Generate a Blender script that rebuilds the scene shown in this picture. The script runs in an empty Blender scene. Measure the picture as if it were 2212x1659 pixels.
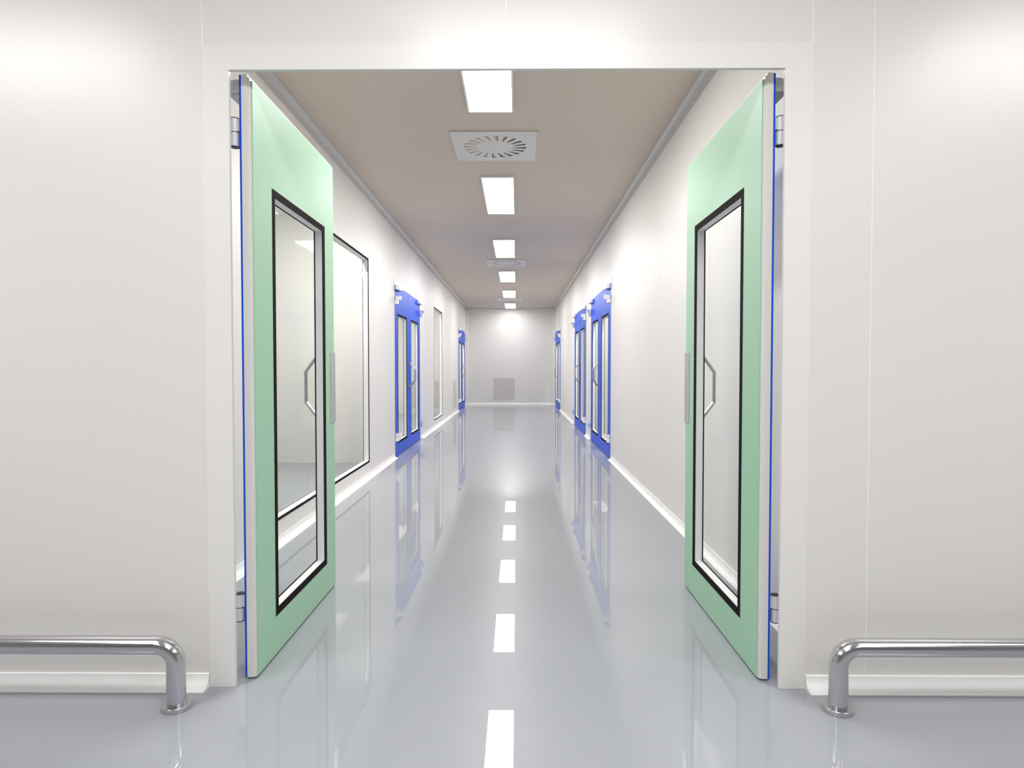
import bpy, math
from mathutils import Vector, Matrix
PI = math.pi
SC = bpy.context.scene
COL = SC.collection

# ------------------------------------------------------------------ materials
def mat(name, col, rough=0.5, metal=0.0, spec=0.5, coat=0.0, noise=0.0, nscale=6.0, bump=0.0, bscale=40.0, streak=None):
    m = bpy.data.materials.new(name); m.use_nodes = True
    nt = m.node_tree; b = nt.nodes['Principled BSDF']
    b.inputs['Base Color'].default_value = (*col, 1)
    b.inputs['Roughness'].default_value = rough
    b.inputs['Metallic'].default_value = metal
    b.inputs['Specular IOR Level'].default_value = spec
    if coat:
        b.inputs['Coat Weight'].default_value = coat
        b.inputs['Coat Roughness'].default_value = 0.02
    tc = nt.nodes.new('ShaderNodeTexCoord')
    mp = nt.nodes.new('ShaderNodeMapping')
    if streak: mp.inputs['Scale'].default_value = streak
    nt.links.new(tc.outputs['Object'], mp.inputs['Vector'])
    if noise:
        n = nt.nodes.new('ShaderNodeTexNoise'); n.inputs['Scale'].default_value = nscale
        n.inputs['Detail'].default_value = 3
        nt.links.new(mp.outputs[0], n.inputs['Vector'])
        r = nt.nodes.new('ShaderNodeMapRange')
        r.inputs['To Min'].default_value = 1 - noise; r.inputs['To Max'].default_value = 1 + noise
        nt.links.new(n.outputs['Fac'], r.inputs['Value'])
        h = nt.nodes.new('ShaderNodeHueSaturation'); h.inputs['Color'].default_value = (*col, 1)
        nt.links.new(r.outputs[0], h.inputs['Value'])
        nt.links.new(h.outputs[0], b.inputs['Base Color'])
    if bump:
        n = nt.nodes.new('ShaderNodeTexNoise'); n.inputs['Scale'].default_value = bscale
        n.inputs['Detail'].default_value = 2
        nt.links.new(mp.outputs[0], n.inputs['Vector'])
        bp = nt.nodes.new('ShaderNodeBump'); bp.inputs['Strength'].default_value = bump
        bp.inputs['Distance'].default_value = 0.002
        nt.links.new(n.outputs['Fac'], bp.inputs['Height'])
        nt.links.new(bp.outputs[0], b.inputs['Normal'])
    return m

def emis(name, col, s):
    m = bpy.data.materials.new(name); m.use_nodes = True
    nt = m.node_tree; nt.nodes.clear()
    e = nt.nodes.new('ShaderNodeEmission'); o = nt.nodes.new('ShaderNodeOutputMaterial')
    e.inputs['Color'].default_value = (*col, 1); e.inputs['Strength'].default_value = s
    nt.links.new(e.outputs[0], o.inputs[0]); return m

def glass():
    m = bpy.data.materials.new('clear_glass'); m.use_nodes = True
    nt = m.node_tree; nt.nodes.clear()
    t = nt.nodes.new('ShaderNodeBsdfTransparent'); t.inputs[0].default_value = (0.985, 0.99, 0.985, 1)
    g = nt.nodes.new('ShaderNodeBsdfGlossy'); g.inputs['Roughness'].default_value = 0.0
    f = nt.nodes.new('ShaderNodeFresnel'); f.inputs['IOR'].default_value = 1.45
    x = nt.nodes.new('ShaderNodeMixShader'); o = nt.nodes.new('ShaderNodeOutputMaterial')
    k = nt.nodes.new('ShaderNodeMath'); k.operation = 'MULTIPLY'; k.inputs[1].default_value = 0.12
    ge = nt.nodes.new('ShaderNodeNewGeometry'); iv = nt.nodes.new('ShaderNodeMath'); iv.operation = 'SUBTRACT'
    iv.inputs[0].default_value = 1.0; nt.links.new(ge.outputs['Backfacing'], iv.inputs[1])
    k2 = nt.nodes.new('ShaderNodeMath'); k2.operation = 'MULTIPLY'
    nt.links.new(f.outputs[0], k2.inputs[0]); nt.links.new(iv.outputs[0], k2.inputs[1])
    nt.links.new(k2.outputs[0], k.inputs[0])
    nt.links.new(k.outputs[0], x.inputs[0]); nt.links.new(t.outputs[0], x.inputs[1])
    nt.links.new(g.outputs[0], x.inputs[2]); nt.links.new(x.outputs[0], o.inputs[0]); return m

M = dict(
    wall=mat('panel_white', (0.845, 0.825, 0.80), 0.42, spec=0.5, noise=0.01, nscale=1.5, bump=0.02, bscale=3),
    wall2=mat('front_panel_white', (0.78, 0.76, 0.735), 0.30, spec=0.5, noise=0.01, nscale=1.5),
    ceil=mat('ceiling_panel_taupe', (0.66, 0.575, 0.49), 0.45, spec=0.35, noise=0.015, nscale=2),
    ceil2=mat('room_ceiling_white', (0.88, 0.87, 0.85), 0.5),
    joint=mat('joint_sealant_white', (0.92, 0.92, 0.9), 0.35),
    cjoint=mat('ceiling_joint_sealant', (0.72, 0.7, 0.67), 0.4),
    floor=mat('grey_epoxy', (0.345, 0.362, 0.395), 0.006, spec=0.5, noise=0.012, nscale=0.8),
    trim=mat('frame_white', (0.82, 0.80, 0.775), 0.32, noise=0.005),
    cove=mat('coving_white', (0.95, 0.95, 0.94), 0.4, noise=0.005),
    alu=mat('anodised_coving', (0.62, 0.62, 0.6), 0.3, metal=0.3, noise=0.03, nscale=3, streak=(1, 0.3, 1)),
    green=mat('mint_green_enamel', (0.37, 0.61, 0.44), 0.46, spec=0.4, noise=0.01, nscale=2),
    blue=mat('royal_blue_enamel', (0.010, 0.10, 0.74), 0.35, spec=0.08, noise=0.01, nscale=2),
    core=mat('leaf_edge_cream', (0.80, 0.78, 0.745), 0.35, noise=0.005),
    black=mat('black_border', (0.010, 0.008, 0.007), 0.8, spec=0.1, noise=0.02),
    spacer=mat('spacer_white', (0.94, 0.945, 0.95), 0.5, noise=0.005),
    white=mat('hinge_white', (0.95, 0.95, 0.95), 0.3, noise=0.005),
    cap=mat('hinge_cap_dark', (0.02, 0.016, 0.012), 0.5, noise=0.02),
    closer=mat('closer_grey', (0.62, 0.63, 0.62), 0.35, metal=0.2, noise=0.01),
    steel=mat('brushed_steel', (0.62, 0.62, 0.63), 0.25, metal=1.0, noise=0.02, nscale=20, streak=(1, 1, 0.05)),
    chrome=mat('polished_chrome', (0.66, 0.65, 0.67), 0.14, metal=1.0, noise=0.005),
    plate=mat('lock_plate_satin', (0.55, 0.56, 0.58), 0.35, metal=0.6, noise=0.01),
    vent=mat('vent_white', (0.74, 0.73, 0.71), 0.4, noise=0.005),
    vane=mat('vane_cream', (0.55, 0.50, 0.42), 0.5, noise=0.01),
    dark=mat('slot_shade_dark', (0.10, 0.10, 0.10), 0.7, noise=0.02),  # painted shade behind the vent slots
    grille=mat('grille_cream', (0.66, 0.64, 0.61), 0.45, noise=0.01),
    back=mat('back_wall_grey', (0.72, 0.70, 0.69), 0.6, noise=0.02),
    glass=glass(),
    lamp=emis('lamp_diffuser', (1.0, 0.98, 0.95), 14.6),
    lamp5=emis('lamp_diffuser_corridor_end', (1.0, 0.98, 0.95), 9.0),
    lamp2=emis('lamp_diffuser_front_room', (1.0, 0.985, 0.965), 9.0),
    lamp3=emis('lamp_diffuser_side_room', (1.0, 0.98, 0.96), 33.0),
    lamp4=emis('lamp_diffuser_added_fill', (1.0, 0.985, 0.965), 2.5),  # weaker emission for the added fill rows
)

def add_haze(m, rough, fac):
    """a share of softer gloss over the mirror-like one: the slight haze of poured epoxy"""
    nt = m.node_tree; p = nt.nodes['Principled BSDF']
    q = nt.nodes.new('ShaderNodeBsdfPrincipled'); q.inputs['Roughness'].default_value = rough
    q.inputs['Base Color'].default_value = p.inputs['Base Color'].default_value
    for l in p.inputs['Base Color'].links: nt.links.new(l.from_socket, q.inputs['Base Color'])
    x = nt.nodes.new('ShaderNodeMixShader'); x.inputs[0].default_value = fac
    nt.links.new(p.outputs[0], x.inputs[1]); nt.links.new(q.outputs[0], x.inputs[2])
    nt.links.new(x.outputs[0], nt.nodes['Material Output'].inputs[0])
add_haze(M['floor'], 0.30, 0.29)

# ------------------------------------------------------------------ mesh builder
class MB:
    def __init__(s): s.v = []; s.f = []; s.m = []
    def quadbox(s, lo, hi, mi=0):
        x0, y0, z0 = lo; x1, y1, z1 = hi; b = len(s.v)
        s.v += [(x0,y0,z0),(x1,y0,z0),(x1,y1,z0),(x0,y1,z0),(x0,y0,z1),(x1,y0,z1),(x1,y1,z1),(x0,y1,z1)]
        for q in ((0,3,2,1),(4,5,6,7),(0,1,5,4),(1,2,6,5),(2,3,7,6),(3,0,4,7)):
            s.f.append(tuple(b+i for i in q)); s.m.append(mi)
        return s
    def ring(s, ax, a0, a1, outer, inner, mi=0):
        """rectangular ring; ax = thickness axis, from a0 to a1; outer/inner = (u0,u1,w0,w1) on the other two axes"""
        others = [i for i in range(3) if i != ax]
        def P(u, w, a):
            p = [0, 0, 0]; p[others[0]] = u; p[others[1]] = w; p[ax] = a; return tuple(p)
        b = len(s.v)
        for a in (a0, a1):
            for (u0, u1, w0, w1) in (outer, inner):
                s.v += [P(u0,w0,a), P(u1,w0,a), P(u1,w1,a), P(u0,w1,a)]
        for k in range(4):
            n = (k+1) % 4
            for f in ((b+k, b+n, b+4+n, b+4+k), (b+8+k, b+12+k, b+12+n, b+8+n),
                      (b+k, b+8+k, b+8+n, b+n), (b+4+k, b+4+n, b+12+n, b+12+k)):
                s.f.append(f); s.m.append(mi)
        return s
    def cyl(s, c, r, z0, z1, n=28, mi=0, axis=2, capmi=None):
        b = len(s.v)
        def P(a, z):
            u, w = r*math.cos(a), r*math.sin(a)
            if axis == 2: return (c[0]+u, c[1]+w, z)
            if axis == 1: return (c[0]+u, z, c[1]+w)
            return (z, c[0]+u, c[1]+w)
        for z in (z0, z1):
            for k in range(n): s.v.append(P(2*PI*k/n, z))
        for k in range(n):
            s.f.append((b+k, b+(k+1)%n, b+n+(k+1)%n, b+n+k)); s.m.append(mi)
        cm = mi if capmi is None else capmi
        s.f.append(tuple(b+k for k in reversed(range(n)))); s.m.append(cm)
        s.f.append(tuple(b+n+k for k in range(n))); s.m.append(cm)
        return s
    def prism(s, prof, ax, a0, a1, mi=0):
        """closed 2-D profile (on the two other axes, in order) extruded along ax"""
        others = [i for i in range(3) if i != ax]; n = len(prof); b = len(s.v)
        for a in (a0, a1):
            for (u, w) in prof:
                p = [0, 0, 0]; p[others[0]] = u; p[others[1]] = w; p[ax] = a; s.v.append(tuple(p))
        for k in range(n):
            s.f.append((b+k, b+(k+1)%n, b+n+(k+1)%n, b+n+k)); s.m.append(mi)
        s.f.append(tuple(b+k for k in reversed(range(n)))); s.m.append(mi)
        s.f.append(tuple(b+n+k for k in range(n))); s.m.append(mi)
        return s
    def sweep(s, pts, r, n=24, mi=0, up=(0, 1, 0)):
        """round tube along a planar path; up = the path plane's normal"""
        pts = [Vector(p) for p in pts]; up = Vector(up); b = len(s.v); L = len(pts)
        for i, p in enumerate(pts):
            t = (pts[min(i+1, L-1)] - pts[max(i-1, 0)]).normalized(); sd = t.cross(up).normalized()
            for k in range(n):
                a = 2*PI*k/n; s.v.append(tuple(p + sd*r*math.cos(a) + up*r*math.sin(a)))
        for i in range(L-1):
            for k in range(n):
                s.f.append((b+i*n+k, b+i*n+(k+1)%n, b+(i+1)*n+(k+1)%n, b+(i+1)*n+k)); s.m.append(mi)
        s.f.append(tuple(b+k for k in reversed(range(n)))); s.m.append(mi)
        s.f.append(tuple(b+(L-1)*n+k for k in range(n))); s.m.append(mi)
        return s
    def bar(s, pts, w, t, up=(1, 0, 0), mi=0):
        """rectangular bar along a planar path: w across the plane (along up), t in the plane"""
        pts = [Vector(p) for p in pts]; up = Vector(up); b = len(s.v); L = len(pts)
        for i, p in enumerate(pts):
            d0 = (p - pts[i-1]).normalized() if i else None
            d1 = (pts[i+1] - p).normalized() if i < L-1 else None
            d = ((d0 or d1) + (d1 or d0)).normalized(); sd = d.cross(up).normalized()
            k = 1.0/max(0.5, d.dot(d1 or d0))
            for (a, c) in ((-1,-1),(1,-1),(1,1),(-1,1)):
                s.v.append(tuple(p + sd*a*t/2*k + up*c*w/2))
        for i in range(L-1):
            for k in range(4):
                s.f.append((b+i*4+k, b+i*4+(k+1)%4, b+(i+1)*4+(k+1)%4, b+(i+1)*4+k)); s.m.append(mi)
        s.f.append((b+3, b+2, b+1, b)); s.m.append(mi)
        e = b+(L-1)*4; s.f.append((e, e+1, e+2, e+3)); s.m.append(mi)
        return s
    def mirror_y(s):
        s.v = [(x, -y, z) for x, y, z in s.v]; return s
    def build(s, name, mats, parent=None, bevel=0.0, smooth=False, loc=None):
        me = bpy.data.meshes.new(name); me.from_pydata(s.v, [], s.f)
        for i, p in enumerate(me.polygons): p.material_index = s.m[i]
        import bmesh
        bm = bmesh.new(); bm.from_mesh(me); bmesh.ops.recalc_face_normals(bm, faces=bm.faces); bm.to_mesh(me); bm.free()
        for m in (mats if isinstance(mats, (list, tuple)) else [mats]): me.materials.append(m)
        if smooth:
            for p in me.polygons: p.use_smooth = True
            me.set_sharp_from_angle(angle=math.radians(40))
        o = bpy.data.objects.new(name, me); COL.objects.link(o)
        if parent: o.parent = parent
        if loc: o.location = loc
        if bevel:
            bv = o.modifiers.new('bevel', 'BEVEL'); bv.width = bevel; bv.segments = 2
            bv.limit_method = 'ANGLE'; bv.angle_limit = math.radians(40)
            bv.harden_normals = False
        return o

def tag(o, label=None, cat=None, group=None, kind=None):
    if label: o['label'] = label
    if cat: o['category'] = cat
    if group: o['group'] = group
    if kind: o['kind'] = kind
    return o
def empty(name, loc=(0,0,0), rz=0.0):
    o = bpy.data.objects.new(name, None); COL.objects.link(o)
    o.location = loc; o.rotation_euler = (0, 0, rz); o.empty_display_size = 0.1; return o
def kids(o): return [c for c in COL.objects if c.parent == o]
def copy_tree(o, parent=None):
    c = o.copy(); COL.objects.link(c); c.parent = parent
    for ch in kids(o): copy_tree(ch, c)
    return c
def S(o, label, cat): return tag(o, label, cat, kind='structure')

# ------------------------------------------------------------------ layout (metres)
CZ = 2.98                    # ceiling
FY0, FY1 = 2.25, 2.30        # partition with the green doors
XL, XR = -1.555, 1.18        # corridor wall faces
TW = 0.06                    # side wall thickness
YE = 19.75                   # end wall
LEAF, PIN_U, PIN_V = 1.026, 0.033, 0.031
LTOP = 2.205
CASE = 0.040                 # corridor-side frame margin round the leaves

def wall_panel(mb, ax, a0, a1, u0, u1, z0, z1, holes=(), mi=0):
    """slab with rectangular holes; ax = thickness axis (0 or 1); u on the other horizontal axis"""
    us = sorted({u0, u1, *[h[0] for h in holes], *[h[1] for h in holes]})
    zs = sorted({z0, z1, *[h[2] for h in holes], *[h[3] for h in holes]})
    def inside(u, z): return any(h[0] < u < h[1] and h[2] < z < h[3] for h in holes)
    def P(u, z, a): return (a, u, z) if ax == 0 else (u, a, z)
    solid = {}
    for i in range(len(us)-1):
        for j in range(len(zs)-1):
            solid[i, j] = not inside((us[i]+us[i+1])/2, (zs[j]+zs[j+1])/2)
    def q(*pts):
        b = len(mb.v); mb.v += list(pts); mb.f.append((b, b+1, b+2, b+3)); mb.m.append(mi)
    for (i, j), ok in solid.items():
        if not ok: continue
        A, B, c, d = us[i], us[i+1], zs[j], zs[j+1]
        for a in (a0, a1): q(P(A,c,a), P(B,c,a), P(B,d,a), P(A,d,a))
        if not solid.get((i-1, j)): q(P(A,c,a0), P(A,d,a0), P(A,d,a1), P(A,c,a1))
        if not solid.get((i+1, j)): q(P(B,c,a0), P(B,d,a0), P(B,d,a1), P(B,c,a1))
        if not solid.get((i, j-1)): q(P(A,c,a0), P(B,c,a0), P(B,c,a1), P(A,c,a1))
        if not solid.get((i, j+1)): q(P(A,d,a0), P(B,d,a0), P(B,d,a1), P(A,d,a1))

def weld(o):
    import bmesh
    bm = bmesh.new(); bm.from_mesh(o.data)
    bmesh.ops.remove_doubles(bm, verts=bm.verts, dist=1e-5)
    bmesh.ops.recalc_face_normals(bm, faces=bm.faces)
    bm.to_mesh(o.data); bm.free()

# door centres along the corridor
LD = [9.11, 17.93]; RD = [8.98, 11.81, 18.09]
HW = LEAF + 0.002 + CASE     # half width of the green doors' frame
LC = 1.046                   # leaf width of the closed corridor doors
HC = LC + 0.002 + CASE
FTOP = 2.282
OX = -0.0365                 # centre of the green doors' opening
WIN = [(3.86, 6.675), (11.93, 13.25)]; WZ = (0.150, 2.293)

# ------------------------------------------------------------------ floor, ceiling
f = MB().quadbox((-6, -6.2, -0.1), (6, YE+0.3, 0)).build('floor', M['floor'])
S(f, 'glossy pale grey epoxy floor running down the corridor', 'floor')

mb = MB().quadbox((XL, FY1, CZ), (XR, YE, CZ+0.08))
y = 3.675
while y < YE:
    mb.quadbox((XL+0.06, y-0.0026, CZ-0.0008), (XR-0.06, y+0.0026, CZ+0.001), 1); y += 1.335
S(mb.build('ceiling', [M['ceil'], M['cjoint']]), 'taupe panelled corridor ceiling with thin pale joints', 'ceiling')
S(MB().quadbox((-6, -6.2, CZ), (6, FY1-0.001, CZ+0.08)).build('ceiling_front_room'.replace('ceiling_front_room', 'ceiling'), M['ceil2']),
  'white ceiling over the room in front of the green doors', 'ceiling')
S(MB().quadbox((-6, FY1, CZ), (XL-TW, YE, CZ+0.08)).build('ceiling', M['ceil2']), 'white ceiling over the rooms left of the corridor', 'ceiling')
S(MB().quadbox((XR+TW, FY1, CZ), (6, YE, CZ+0.08)).build('ceiling', M['ceil2']), 'white ceiling over the rooms right of the corridor', 'ceiling')

# ------------------------------------------------------------------ walls
def joints(mb, ax, face, out, us, z0, z1, holes=(), w=0.0016):
    """thin raised sealant lines; skipped where a hole is"""
    for u in us:
        segs = [(z0, z1)]
        for h in holes:
            if h[0]-0.01 < u < h[1]+0.01:
                segs = [t for (a, b) in segs for t in ((a, min(b, h[2])), (max(a, h[3]), b)) if t[1]-t[0] > 0.02]
        for a, b in segs:
            lo = [0, 0, a]; hi = [0, 0, b]
            lo[ax], hi[ax] = sorted((face - 0.001*out, face + 0.0009*out))
            lo[1-ax], hi[1-ax] = u-w, u+w
            mb.quadbox(lo, hi, 1)

hole = [(OX-HW, OX+HW, -0.02, FTOP)]
mb = MB(); wall_panel(mb, 1, FY0, FY1, -6, 6, 0, CZ, [(OX-HW, OX+HW, 0, FTOP)])
joints(mb, 1, FY0, -1, [OX-HW-0.0005, OX+HW+0.0005, 1.247, 2.53, 3.81, -2.38, -3.66], 0.05, CZ)
joints(mb, 1, FY0, -1, [-0.038], FTOP, CZ)
o = mb.build('wall_front', [M['wall2'], M['joint']]); S(o, 'pale panelled wall around the open green double doors', 'wall')

lh = [(c-HC, c+HC, 0, FTOP) for c in LD] + [(a, b, *WZ) for a, b in WIN]
mb = MB(); wall_panel(mb, 0, XL-TW, XL, FY1, YE, 0, CZ, lh)
js = [3.93+1.335*k for k in range(12)]
js[2] = WIN[0][1]+0.012
joints(mb, 0, XL, 1, js, 0.05, CZ-0.06, lh)
S(mb.build('wall_left', [M['wall'], M['joint']]), 'off-white panelled corridor wall on the left with two tall windows', 'wall')
rh = [(c-HC, c+HC, 0, FTOP) for c in RD]
mb = MB(); wall_panel(mb, 0, XR, XR+TW, FY1, YE, 0, CZ, rh)
joints(mb, 0, XR, -1, [3.90+1.335*k for k in range(12)], 0.05, CZ-0.06, rh)
S(mb.build('wall_right', [M['wall'], M['joint']]), 'off-white panelled corridor wall on the right with three blue double doors', 'wall')
mb = MB(); wall_panel(mb, 1, YE, YE+0.06, -6, 6, 0, CZ)
joints(mb, 1, YE, -1, [-1.03, 0.256], 0.05, CZ-0.06, w=0.004)
S(mb.build('wall_end', [M['wall'], M['joint']]), 'off-white panelled wall closing the far end of the corridor', 'wall')
# front room shell behind the camera
S(MB().quadbox((-6, -6.26, 0), (6, -6.2, CZ)).build('wall_back', M['back']), 'grey wall behind the camera', 'wall')
S(MB().quadbox((-6.06, -6.2, 0), (-6, YE, CZ)).build('wall_outer_left', M['wall']), 'outer wall far to the left', 'wall')
S(MB().quadbox((6, -6.2, 0), (6.06, YE, CZ)).build('wall_outer_right', M['wall']), 'outer wall far to the right', 'wall')
# partitions between the side rooms
for (y0, lab) in ((7.62, 'partition seen through the large left window'), (15.62, 'partition seen through the narrow left window')):
    S(MB().quadbox((-6, y0, 0), (XL-TW, y0+0.06, CZ)).build('wall_partition', M['wall']), lab, 'wall')
for (y0, lab) in ((10.36, 'partition between the nearer rooms on the right'), (15.5, 'partition between the farther rooms on the right')):
    S(MB().quadbox((XR+TW, y0, 0), (6, y0+0.06, CZ)).build('wall_partition', M['wall']), lab, 'wall')
for y0, y1 in ((FY1, YE),):
    S(MB().quadbox((-4.3, y0, 0), (-4.24, y1, CZ)).build('wall_room_left', M['wall']), 'far wall of the rooms on the left', 'wall')
    S(MB().quadbox((3.6, y0, 0), (3.66, y1, CZ)).build('wall_room_right', M['wall']), 'far wall of the rooms on the right', 'wall')

# ------------------------------------------------------------------ coving / baseboards
def cove_profile(w, h, lip=0.006, n=8):
    """(distance from wall, height): concave quarter with small lips"""
    p = [(0, 0), (w, 0), (w, 0.004)]
    for k in range(n+1):
        a = PI/2*k/n
        p.append((w-0.003 - (w-0.003-lip)*math.sin(a), 0.004 + (h-0.008)*(1-math.cos(a))))
    p += [(lip, h-0.001), (0.0, h)]
    return p
def base(name, ax, face, out, u0, u1, label, w=0.050, h=0.050, z=0.0, up=1, m='cove'):
    prof = cove_profile(w, h); pr = []
    for d, t in prof: pr.append((face + out*d, z + up*t))
    mb = MB()
    # profile sits on the axes (ax, z); extrude along the other horizontal axis
    mb.prism(pr, 1-ax, u0, u1)
    o = mb.build(name, M[m], smooth=True); S(o, label, 'baseboard' if up > 0 else 'coving'); return o

base('baseboard_front', 1, FY0, -1, -6, OX-HW-0.002, 'white coved skirting under the wall left of the open doors')
base('baseboard_front', 1, FY0, -1, OX+HW+0.002, 6, 'white coved skirting under the wall right of the open doors')
e = 0.052
segL = [(FY1, LD[0]-HC), (LD[0]+HC, LD[1]-HC), (LD[1]+HC, YE)]
lb = ['white coved skirting under the large window on the left', 'white coved skirting between the two blue doors on the left', 'short white skirting at the far left corner']
for (a, b), t in zip(segL, lb): base('baseboard_left', 0, XL, 1, a, b, t, w=0.056)
segR = [(FY1, RD[0]-HC), (RD[0]+HC, RD[1]-HC), (RD[1]+HC, RD[2]-HC), (RD[2]+HC, YE)]
lb = ['white coved skirting from the right green door to the nearest blue door', 'short white skirting between the two nearest blue doors on the right',
      'white coved skirting towards the farthest blue door on the right', 'short white skirting at the far right corner']
for (a, b), t in zip(segR, lb): base('baseboard_right', 0, XR, -1, a, b, t, w=0.046)
base('baseboard_end', 1, YE, -1, XL+0.05, XR-0.05, 'white coved skirting along the far end wall', w=0.05, h=0.06)
base('trim_1', 0, XL, 1, FY1, YE, 'grey coving where the left wall meets the corridor ceiling', w=0.045, h=0.075, z=CZ, up=-1, m='alu')
base('trim_2', 0, XR, -1, FY1, YE, 'grey coving where the right wall meets the corridor ceiling', w=0.04, h=0.085, z=CZ, up=-1, m='alu')
mb = MB().quadbox((XL+0.04, YE-0.03, CZ-0.05), (XR-0.04, YE, CZ-0.002))
S(mb.build('trim_3', M['cove'], bevel=0.006), 'white trim along the top of the end wall', 'trim')
S(MB().quadbox((XL, YE-0.045, 0.0), (XL+0.05, YE, CZ)).build('trim_4', M['cove'], bevel=0.01), 'white vertical trim in the far left corner', 'trim')
S(MB().quadbox((XR-0.05, YE-0.045, 0.0), (XR, YE, CZ)).build('trim_5', M['cove'], bevel=0.01), 'white vertical trim in the far right corner', 'trim')

# ------------------------------------------------------------------ door frames (local: x along the wall, +y into the room side, corridor face at y=0)
def frame(n, loc, rz, label, t, gap=0.003, lw=LC):
    """a hung-over lip on the room side, a rebate behind it for the leaves; t = wall thickness"""
    mb = MB(); w = lw + 0.002 + CASE; lx = lw - 0.0505
    def portal(y0, y1, xo, xi, zt, zi):
        prof = [(-xo, 0), (-xo, zt), (xo, zt), (xo, 0), (xi, 0), (xi, zi), (-xi, zi), (-xi, 0)]
        b = len(mb.v); k = len(prof)
        for yy in (y0, y1): mb.v.extend([(x, yy, z) for x, z in prof])
        for i in range(k):
            mb.f.append((b+i, b+(i+1)%k, b+k+(i+1)%k, b+k+i)); mb.m.append(0)
        for o_ in (0, k):
            for q in ((0,1,6,7), (1,2,5,6), (2,3,4,5)):
                mb.f.append(tuple(b+o_+i for i in q)); mb.m.append(0)
    portal(-0.006, t-0.014, w, lw+0.004, FTOP, LTOP+gap)
    portal(t-0.0139, t+0.003, w, lx, FTOP, 2.195)
    o = mb.build('trim_%d' % n, M['trim'], bevel=0.0012); o.location = loc; o.rotation_euler[2] = rz
    S(o, label, 'door frame'); return o
frame(6, (OX, FY1, 0), PI, 'white metal frame around the open green double doors', FY1-FY0, 0.035, LEAF)
# rz: local x -> wall direction, local +y -> away from the corridor
k = 7
for c, t in zip(LD, ('white frame of the blue double door nearest on the left', 'white frame of the farthest blue double door on the left')):
    frame(k, (XL, c, 0), PI/2, t, TW); k += 1
for c, t in zip(RD, ('white frame of the nearest blue double door on the right', 'white frame of the second blue double door on the right',
                     'white frame of the farthest blue double door on the right')):
    frame(k, (XR, c, 0), -PI/2, t, TW); k += 1

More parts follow.
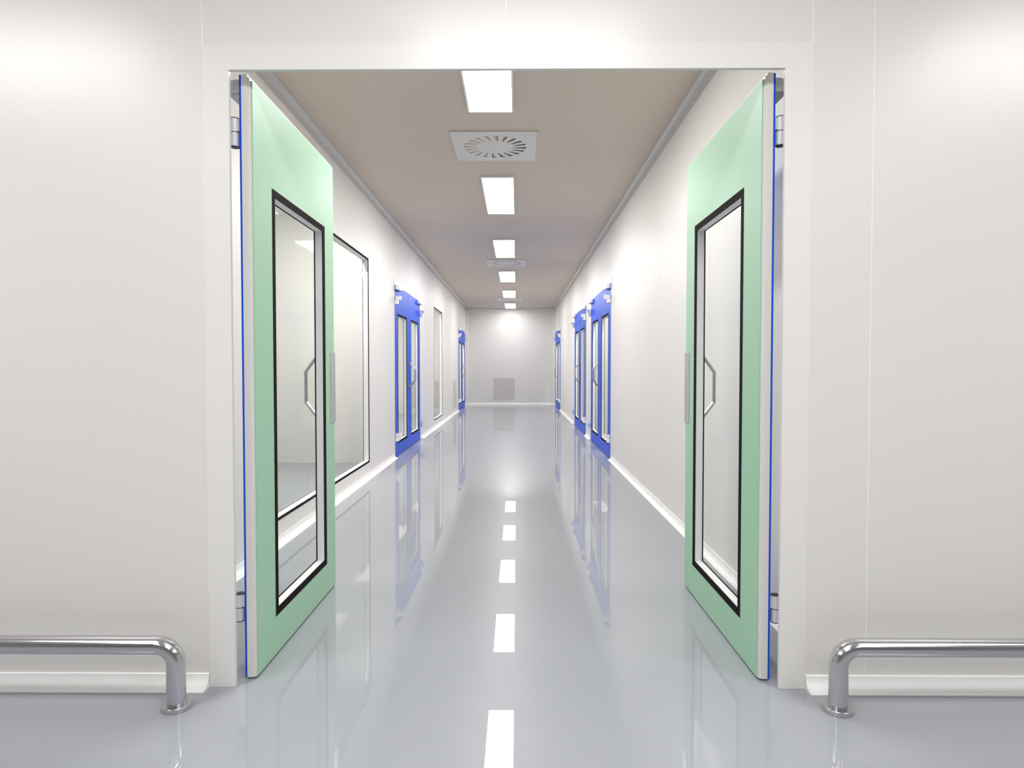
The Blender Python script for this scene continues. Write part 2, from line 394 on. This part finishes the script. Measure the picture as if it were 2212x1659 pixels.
# ------------------------------------------------------------------ door leaves
GL = (0.185, 0.865, 0.160, 1.850)
def leaf(mir, near):
    """local: x = from hinge edge, y = from blue face (corridor) into the room, z up"""
    root = empty('door_1')
    def fin(mb, name, mats, parent=root, **kw):
        if mir: mb.mirror_y()
        return mb.build(name, mats, parent, **kw)
    g = GL; z0 = 0.008
    core = MB().ring(1, 0.0075, 0.030, (0.0, LEAF, z0, LTOP), g)
    core.ring(1, 0.030, 0.036, (0.004, LEAF-0.004, z0, LTOP-0.008), g)
    core.ring(1, 0.036, 0.0395, (0.009, LEAF-0.009, z0, LTOP-0.019), g)
    fin(core, 'leaf_panel', M['core'])
    tag(fin(MB().ring(1, 0.0, 0.0075, (0.001, LEAF-0.002, z0, LTOP-0.001), g), 'leaf_skin', M['blue']), 'blue outer skin facing the corridor')
    tag(fin(MB().ring(1, 0.0395, 0.044, (0.011, LEAF-0.013, z0+0.002, 2.186), g), 'leaf_skin', M['green']), 'mint green skin facing the front room')
    b = 0.030
    gi = (g[0]+b, g[1]-b, g[2]+b, g[3]-b)
    gt = (g[0], g[1], g[2], g[3])
    for y0, y1, t in ((-0.0008, 0.0008, 'black border on the corridor side'), (0.0432, 0.0448, 'black border on the green side')):
        tag(fin(MB().ring(1, y0, y1, gt, gi), 'glazing_border', M['black']), t)
    fin(MB().ring(1, 0.0055, 0.0385, gt, (gi[0]-0.002, gi[1]+0.002, gi[2]-0.002, gi[3]+0.002)), 'glazing_spacer', M['spacer'])
    for y0 in (0.001, 0.039):
        fin(MB().quadbox((gt[0], y0, gt[2]), (gt[1], y0+0.004, gt[3])), 'glass_pane', M['glass'])
    # hinges
    for (za, zb) in ((1.956, 2.060), (0.207, 0.309)):
        h = MB(); zm = (za+zb)/2; c = (PIN_U, -PIN_V)
        if near:
            h.cyl(c, 0.0168, za+0.002, zm-0.0015); h.cyl(c, 0.0168, zm+0.0015, zb-0.002)
            h.quadbox((PIN_U-0.012, -PIN_V, zm+0.004), (PIN_U+0.05, 0.0, zb-0.006))
            hh = fin(h, 'hinge', M['white'], smooth=True)
            cp = MB()
            cp.cyl(c, 0.0166, za-0.001, za+0.0025); cp.cyl(c, 0.0166, zb-0.0025, zb+0.001); cp.cyl(c, 0.0162, zm-0.002, zm+0.002)
            fin(cp, 'hinge_cap', M['cap'], hh, smooth=True)
        else:
            h.quadbox((0.020, -0.078, zm+0.001), (0.052, 0.0, zb)); h.quadbox((0.0, -0.046, za), (0.040, 0.0, zm-0.001))
            hh = fin(h, 'hinge', M['white'], bevel=0.004)
            cp = MB().cyl(c, 0.012, za-0.003, za+0.001); cp.cyl(c, 0.012, zb-0.001, zb+0.003)
            fin(cp, 'hinge_cap', M['cap'], hh, smooth=True)
    # door closer: body on the blue face below the head, with its rounded nose and arm bracket
    zc = 2.146
    cb = MB(); prof = []
    for k in range(9): a = PI/2*k/8; prof.append((0.050+0.0-0.042*math.sin(a), -0.058*math.cos(a)))
    x1 = 0.300
    pts = [(0.045, 0.0)] + [(0.045 - 0.035*math.sin(PI/2*k/8), -0.001-0.055*(k/8)) for k in range(0, 1)]
    poly = [(0.020, -0.001), (0.020, -0.030), (0.032, -0.046), (0.055, -0.056), (0.245, -0.056), (0.275, -0.048), (0.290, -0.030), (0.290, -0.001)]
    b0 = len(cb.v); n = len(poly)
    for zz in (zc, zc+0.052): cb.v += [(x, yy, zz) for x, yy in poly]
    for i in range(n): cb.f.append((b0+i, b0+(i+1)%n, b0+n+(i+1)%n, b0+n+i)); cb.m.append(0)
    cb.f.append(tuple(b0+i for i in range(n))); cb.m.append(0); cb.f.append(tuple(b0+n+i for i in range(n))); cb.m.append(0)
    cl = fin(cb, 'door_closer', M['closer'] if near else M['white'], bevel=0.005)
    arm = MB()
    arm.cyl((0.085, -0.030), 0.012, zc+0.050, zc+0.06)
    arm.bar([(0.085, -0.030, zc+0.056), (0.30, -0.026, zc+0.056)] if not near else [(0.085, -0.030, zc+0.056), (0.055, -0.060, zc+0.056), (0.03, -0.075, zc+0.056)],
            0.018, 0.006, up=(0, 0, 1)) if near else arm.quadbox((0.07, -0.036, zc+0.050), (0.26, -0.018, zc+0.058))
    fin(arm, 'closer_arm', M['closer'] if near else M['white'], cl)
    if not near:
        sh = MB().quadbox((0.035, -0.052, zc-0.006), (0.14, -0.006, zc+0.0005))
        fin(sh, 'closer_base', M['steel'], cl)
    # bow pull handle on the blue side
    xh = LEAF-0.062; zt, zb = 1.226, 0.872
    hd = MB()
    hd.bar([(xh, -0.004, zt-0.012), (xh, -0.030, zt-0.020), (xh, -0.088, zt-0.100), (xh, -0.088, zb+0.100), (xh, -0.030, zb+0.020), (xh, -0.004, zb+0.012)],
           0.024, 0.013, up=(1, 0, 0))
    hn = fin(hd, 'handle', M['steel'], bevel=0.003)
    for z in (zt-0.014, zb+0.014):
        fin(MB().cyl((xh, z), 0.019, -0.006, 0.0, axis=1), 'handle_rose', M['steel'], hn, smooth=True)
    # lock plate wrapping the free edge on the green side
    lp = MB().quadbox((LEAF-0.082, 0.044, 0.862), (LEAF-0.010, 0.0465, 1.228))
    lp.quadbox((LEAF-0.012, 0.012, 0.862), (LEAF+0.002, 0.0465, 1.228))
    tag(fin(lp, 'push_plate', M['plate'], bevel=0.0008), 'satin steel plate at the free edge')
    return root

protos = {}
n_door = [0]
def put(mir, near, loc, rz, label, group=None):
    key = (mir, near)
    if key not in protos: protos[key] = o = leaf(mir, near)
    else: o = copy_tree(protos[key])
    n_door[0] += 1
    o.name = 'door_%d' % n_door[0]
    o.location = loc; o.rotation_euler = (0, 0, rz)
    S(o, label, 'door')
    if group: o['group'] = group
    if not near: o.scale = (LC/LEAF, 1, 1)
    return o
YB = FY1 + 0.004
bl = -1.0005; br = 0.9275
put(True, True, (bl, YB, 0), PI/2, 'open door leaf on the left, mint green face towards the middle', 'open green door leaves')
put(False, True, (br, YB, 0), PI/2, 'open door leaf on the right, mint green face towards the middle', 'open green door leaves')
gname = 'closed blue door leaves along the corridor'
for c, t in zip(LD, ('nearest blue double door on the left wall', 'farthest blue double door on the left wall')):
    put(False, False, (XL+0.007, c-LC-0.001, 0), PI/2, 'nearer leaf of the ' + t, gname)
    put(True, False, (XL+0.007, c+LC+0.001, 0), -PI/2, 'farther leaf of the ' + t, gname)
for c, t in zip(RD, ('nearest blue double door on the right wall', 'middle blue double door on the right wall', 'farthest blue double door on the right wall')):
    put(True, False, (XR-0.007, c-LC-0.001, 0), PI/2, 'nearer leaf of the ' + t, gname)
    put(False, False, (XR-0.007, c+LC+0.001, 0), -PI/2, 'farther leaf of the ' + t, gname)

# ------------------------------------------------------------------ windows in the left wall
for n, ((a, b), lab) in enumerate(zip(WIN, ('wide black-edged glazed window in the left wall behind the green door', 'narrow-looking window in the left wall beyond the nearest blue door')), 1):
    root = empty('window_%d' % n, (XL-TW, (a+b)/2, WZ[0])); S(root, lab, 'window')
    ox, oy, oz = root.location
    w2, hh = (b-a)/2, WZ[1]-WZ[0]; bd = 0.020
    full = (-w2, w2, 0, hh); inn = (-w2+bd, w2-bd, bd, hh-bd)
    MB().ring(0, 0.005, TW-0.005, full, inn).build('window_reveal', M['spacer'], root)
    for x0, x1 in ((-0.001, 0.0008), (TW-0.0008, TW+0.001)):
        MB().ring(0, x0, x1, full, inn).build('glazing_border', M['black'], root)
    for x0 in (0.001, TW-0.005):
        MB().quadbox((x0, -w2+0.001, 0.001), (x0+0.004, w2-0.001, hh-0.001)).build('glass_pane', M['glass'], root)

# ------------------------------------------------------------------ ceiling lights
def light_fixture(lx, ly, lm):
    root = empty('ceiling_light')
    MB().ring(2, -0.024, 0.0, (-lx/2, lx/2, -ly/2, ly/2), (-lx/2+0.016, lx/2-0.016, -ly/2+0.016, ly/2-0.016)).build('light_frame', M['trim'], root, bevel=0.002)
    d = MB().quadbox((-lx/2+0.014, -ly/2+0.014, -0.026), (lx/2-0.014, ly/2-0.014, -0.004), 1)
    d.m[0] = 0                                   # only the acrylic underside gives off light
    d.build('light_diffuser', [lm, M['spacer']], root)
    return root
base_l = light_fixture(0.325, 1.43, M['lamp'])
ords = ['ceiling panel light nearest, cut off by the door head', 'long ceiling panel light just beyond the large round-slotted vent',
        'third ceiling panel light, just before the second vent', 'fourth ceiling panel light, just beyond the second vent',
        'fifth ceiling panel light, just before the farthest vent', 'farthest ceiling panel light above the end wall']
for i, t in enumerate(ords):
    o = base_l if i == 0 else copy_tree(base_l)
    o.location = (-0.183, 3.11+0.715+2.965*i, CZ)
    tag(o, t, 'ceiling light', 'panel lights along the corridor ceiling')
    if i == 5:
        for ch in kids(o):
            if ch.name.startswith('light_diffuser'):
                ch.data = ch.data.copy(); ch.data.materials[0] = M['lamp5']
fr = light_fixture(1.25, 0.62, M['lamp2'])
for i, (x, y, t) in enumerate(((-2.75, 0.75, 'left panel light on the front room ceiling'), (0.05, 0.75, 'middle panel light on the front room ceiling'),
                               (2.95, 0.75, 'right panel light on the front room ceiling'),
                               (-2.75, -0.65, 'left added fill panel, unseen, over the camera side of the front room'), (0.05, -0.65, 'middle added fill panel, unseen, over the camera side of the front room'),
                               (2.95, -0.65, 'right added fill panel, unseen, over the camera side of the front room'),
                               (-2.75, -2.05, 'left added fill panel, unseen, in the last row of the front room'), (0.05, -2.05, 'middle added fill panel, unseen, in the last row of the front room'),
                               (2.95, -2.05, 'right added fill panel, unseen, in the last row of the front room'))):
    o = fr if i == 0 else copy_tree(fr)
    o.location = (x, y, CZ); tag(o, t, 'ceiling light', 'panel lights in the front room')
    if y < 0:  # rows behind the camera: added lamps that brighten ceiling, wall and rails
        for ch in kids(o):
            if ch.name.startswith('light_diffuser'):
                ch.data = ch.data.copy(); ch.data.materials[0] = M['lamp4']
sr = light_fixture(0.20, 1.43, M['lamp3'])  # all but the large window's lamp are added fill, placed out of view
for i, (x, y, t) in enumerate(((-1.80, 6.0, 'light in the room behind the large left window'), (-1.80, 9.8, 'unseen added fill light in the room behind the nearest left blue door'),
        (-1.78, 13.2, 'unseen added fill light in the room behind the narrow left window'), (-1.80, 17.8, 'unseen added fill light in the last room on the left'),
        (1.43, 8.6, 'unseen added fill light in the nearest room on the right'), (1.43, 12.2, 'unseen added fill light in the middle room on the right'), (1.43, 17.8, 'unseen added fill light in the last room on the right'))):
    o = sr if i == 0 else copy_tree(sr)
    o.location = (x, y, CZ); tag(o, t, 'ceiling light', 'panel lights in the side rooms')

# ------------------------------------------------------------------ swirl vents
def swirl():
    import bmesh
    root = empty('ceiling_vent'); s = 0.34; NS = 20; R0, R1 = 0.150, 0.258
    # plate with wedge slots: polar wedges between slots, plus the corners out to the square
    mb = MB(); z = -0.010
    def v(x, y, zz=z): mb.v.append((x, y, zz)); return len(mb.v)-1
    def sq(a):
        c, d = math.cos(a), math.sin(a); k = s/max(abs(c), abs(d)); return (c*k, d*k)
    step = 2*PI/NS
    a1s = []
    for i in range(NS):
        a = i*step + 0.05; wi, wo = 0.10*step, 0.25*step
        a1s.append((a, wi, wo))
    cc = v(0, 0)
    for i, (a, wi, wo) in enumerate(a1s):
        b, wi2, wo2 = a1s[(i+1) % NS]; b = a + step
        skew = 0.10
        I0 = v(R0*math.cos(a-wi+skew), R0*math.sin(a-wi+skew)); I1 = v(R0*math.cos(a+wi+skew), R0*math.sin(a+wi+skew))
        O0 = v(R1*math.cos(a-wo), R1*math.sin(a-wo)); O1 = v(R1*math.cos(a+wo), R1*math.sin(a+wo))
        I2 = v(R0*math.cos(b-wi+skew), R0*math.sin(b-wi+skew)); O2 = v(R1*math.cos(b-wo), R1*math.sin(b-wo))
        mb.f.append((cc, I0, I1)); mb.f.append((cc, I1, I2)); mb.f.append((I1, O1, O2, I2)); mb.m += [0, 0, 0]
        # outer skirt to the square, with the exact corners inserted
        def edge(p, q, a0, a1_):
            cs = [w for w in (PI/4, 3*PI/4, 5*PI/4, 7*PI/4, 9*PI/4) if a0+1e-6 < w < a1_-1e-6]
            e0 = v(*sq(a0)); e1 = v(*sq(a1_))
            mid = [v(*sq(w)) for w in cs]
            mb.f.append(tuple([p, e0] + mid + [e1, q])); mb.m.append(0)
        edge(O0, O1, a-wo, a+wo); edge(O1, O2, a+wo, b-wo)
        # tilted vane just above the slot
        mb2 = vanes
        sg = 0.016
        n0 = len(mb2.v)
        mb2.v += [(R0*0.98*math.cos(a-wi+skew), R0*0.98*math.sin(a-wi+skew), z+0.0025), (R1*1.01*math.cos(a-wo), R1*1.01*math.sin(a-wo), z+0.0025),
                  (R1*1.01*math.cos(a+wo*0.55), R1*1.01*math.sin(a+wo*0.55), z+0.0065), (R0*0.98*math.cos(a+wi*0.7+skew), R0*0.98*math.sin(a+wi*0.7+skew), z+0.0065)]
        mb2.f.append((n0, n0+1, n0+2, n0+3)); mb2.m.append(0)
    return root, mb
vanes = MB()
vroot, plate = swirl()
o = plate.build('vent_plate', M['vent'], vroot)
import bmesh
bm = bmesh.new(); bm.from_mesh(o.data); bmesh.ops.remove_doubles(bm, verts=bm.verts, dist=1e-5)
for fc in bm.faces:
    if fc.normal.z > 0: fc.normal_flip()
bm.to_mesh(o.data); bm.free()
sm = o.modifiers.new('solid', 'SOLIDIFY'); sm.thickness = 0.002; sm.offset = -1
vo = vanes.build('swirl_vanes', M['vane'], vroot)
sm = vo.modifiers.new('solid', 'SOLIDIFY'); sm.thickness = 0.001
MB().cyl((0, 0), 0.275, -0.0022, -0.0002, n=48).build('slot_shade_disc', M['dark'], vroot)  # flat dark disc stands in for the shade inside the slots
MB().ring(2, -0.0095, 0.0, (-0.34, 0.34, -0.34, 0.34), (-0.325, 0.325, -0.325, 0.325)).build('vent_edge', M['vent'], vroot)
for i, t in enumerate(('square ceiling vent with swirl slots, nearest and largest', 'square ceiling vent between the third and fourth lights',
                       'farthest square ceiling vent, between the fifth and last lights')):
    r = vroot if i == 0 else copy_tree(vroot)
    r.location = (-0.18, 5.285+5.84*i, CZ-0.0015)
    tag(r, t, 'ceiling vent', 'square vents in the corridor ceiling')

# ------------------------------------------------------------------ return air grilles
def grille(loc, rz, label):
    root = empty('air_grille', loc, rz); w = 0.332
    MB().ring(1, -0.012, 0.0, (-w, w, 0, 2*w), (-w+0.012, w-0.012, 0.012, 2*w-0.012)).build('grille_frame', M['grille'], root, bevel=0.001)
    mb = MB(); n = 26; h = (2*w-0.024)/n
    for i in range(n):
        z0 = 0.012+i*h
        mb.prism([(-0.009, z0), (-0.006, z0), (-0.0005, z0+h), (-0.003, z0+h)], 0, -w+0.012, w-0.012)
    mb.build('grille_slats', M['grille'], root)
    tag(root, label, 'air grille', 'return air grilles low on the walls'); return root
grille((-0.388, YE, 0.157), 0, 'square slatted air grille low on the far end wall')
grille((XL, 15.83, 0.157), PI/2, 'square slatted air grille low on the left wall before the farthest blue door')
grille((-2.25, 15.62, 0.157), 0, 'air grille in the room behind the narrow left window')

# ------------------------------------------------------------------ chrome floor rails
def rail(x0, x1, yy, label):
    root = empty('bumper_rail', (x0, yy, 0)); d = 1 if x1 > x0 else -1; L = abs(x1-x0)
    r, zc, R = 0.0305, 0.2135, 0.062
    pts = [(0, 0, 0.014), (0, 0, 0.05), (0, 0, 0.10), (0, 0, zc-R)]
    for k in range(1, 11):
        a = PI/2*k/10; pts.append((d*(R-R*math.cos(a)), 0, zc-R+R*math.sin(a)))
    pts += [(d*L*0.5, 0, zc)]
    pts += [(d*(L-p[0]*d), 0, p[2]) for p in reversed(pts[:-1])]
    MB().sweep(pts, r, n=40).build('rail_tube', M['chrome'], root, smooth=True)
    for xx in (0, d*L):
        MB().cyl((xx, 0), 0.0475, 0.0, 0.0165, n=48).build('rail_flange', M['chrome'], root, bevel=0.0015, smooth=True)
    tag(root, label, 'bumper rail', 'chrome bumper rails beside the open doors'); return root
rail(-1.150, -3.30, 2.108, 'polished chrome floor rail left of the open green doors')
rail(1.078, 3.25, 2.106, 'polished chrome floor rail right of the open green doors')

# ------------------------------------------------------------------ world, camera, view
w = bpy.data.worlds.new('world'); SC.world = w; w.use_nodes = True
w.node_tree.nodes['Background'].inputs[0].default_value = (0.8, 0.85, 0.9, 1)
w.node_tree.nodes['Background'].inputs[1].default_value = 0.2

fpx = 1370.0
cam = bpy.data.cameras.new('camera'); co = bpy.data.objects.new('camera', cam); COL.objects.link(co)
cam.sensor_width = 36; cam.lens = 36*fpx/2212; cam.clip_start = 0.05; cam.clip_end = 100
pit = math.atan(35.5/fpx); yaw = math.atan(10/fpx*math.cos(pit))
co.location = (0, 0, 1.15); co.rotation_euler = (PI/2-pit, 0, yaw)
SC.camera = co
vs = SC.view_settings
vs.view_transform = 'Standard'; vs.look = 'None'; vs.gamma = 1; vs.use_curve_mapping = False; vs.exposure = 1.2
cy = SC.cycles
cy.max_bounces = 8; cy.diffuse_bounces = 4; cy.glossy_bounces = 4; cy.transparent_max_bounces = 32; cy.transmission_bounces = 8
cy.sample_clamp_indirect = 8; cy.caustics_reflective = False; cy.caustics_refractive = False
cy.use_denoising = True
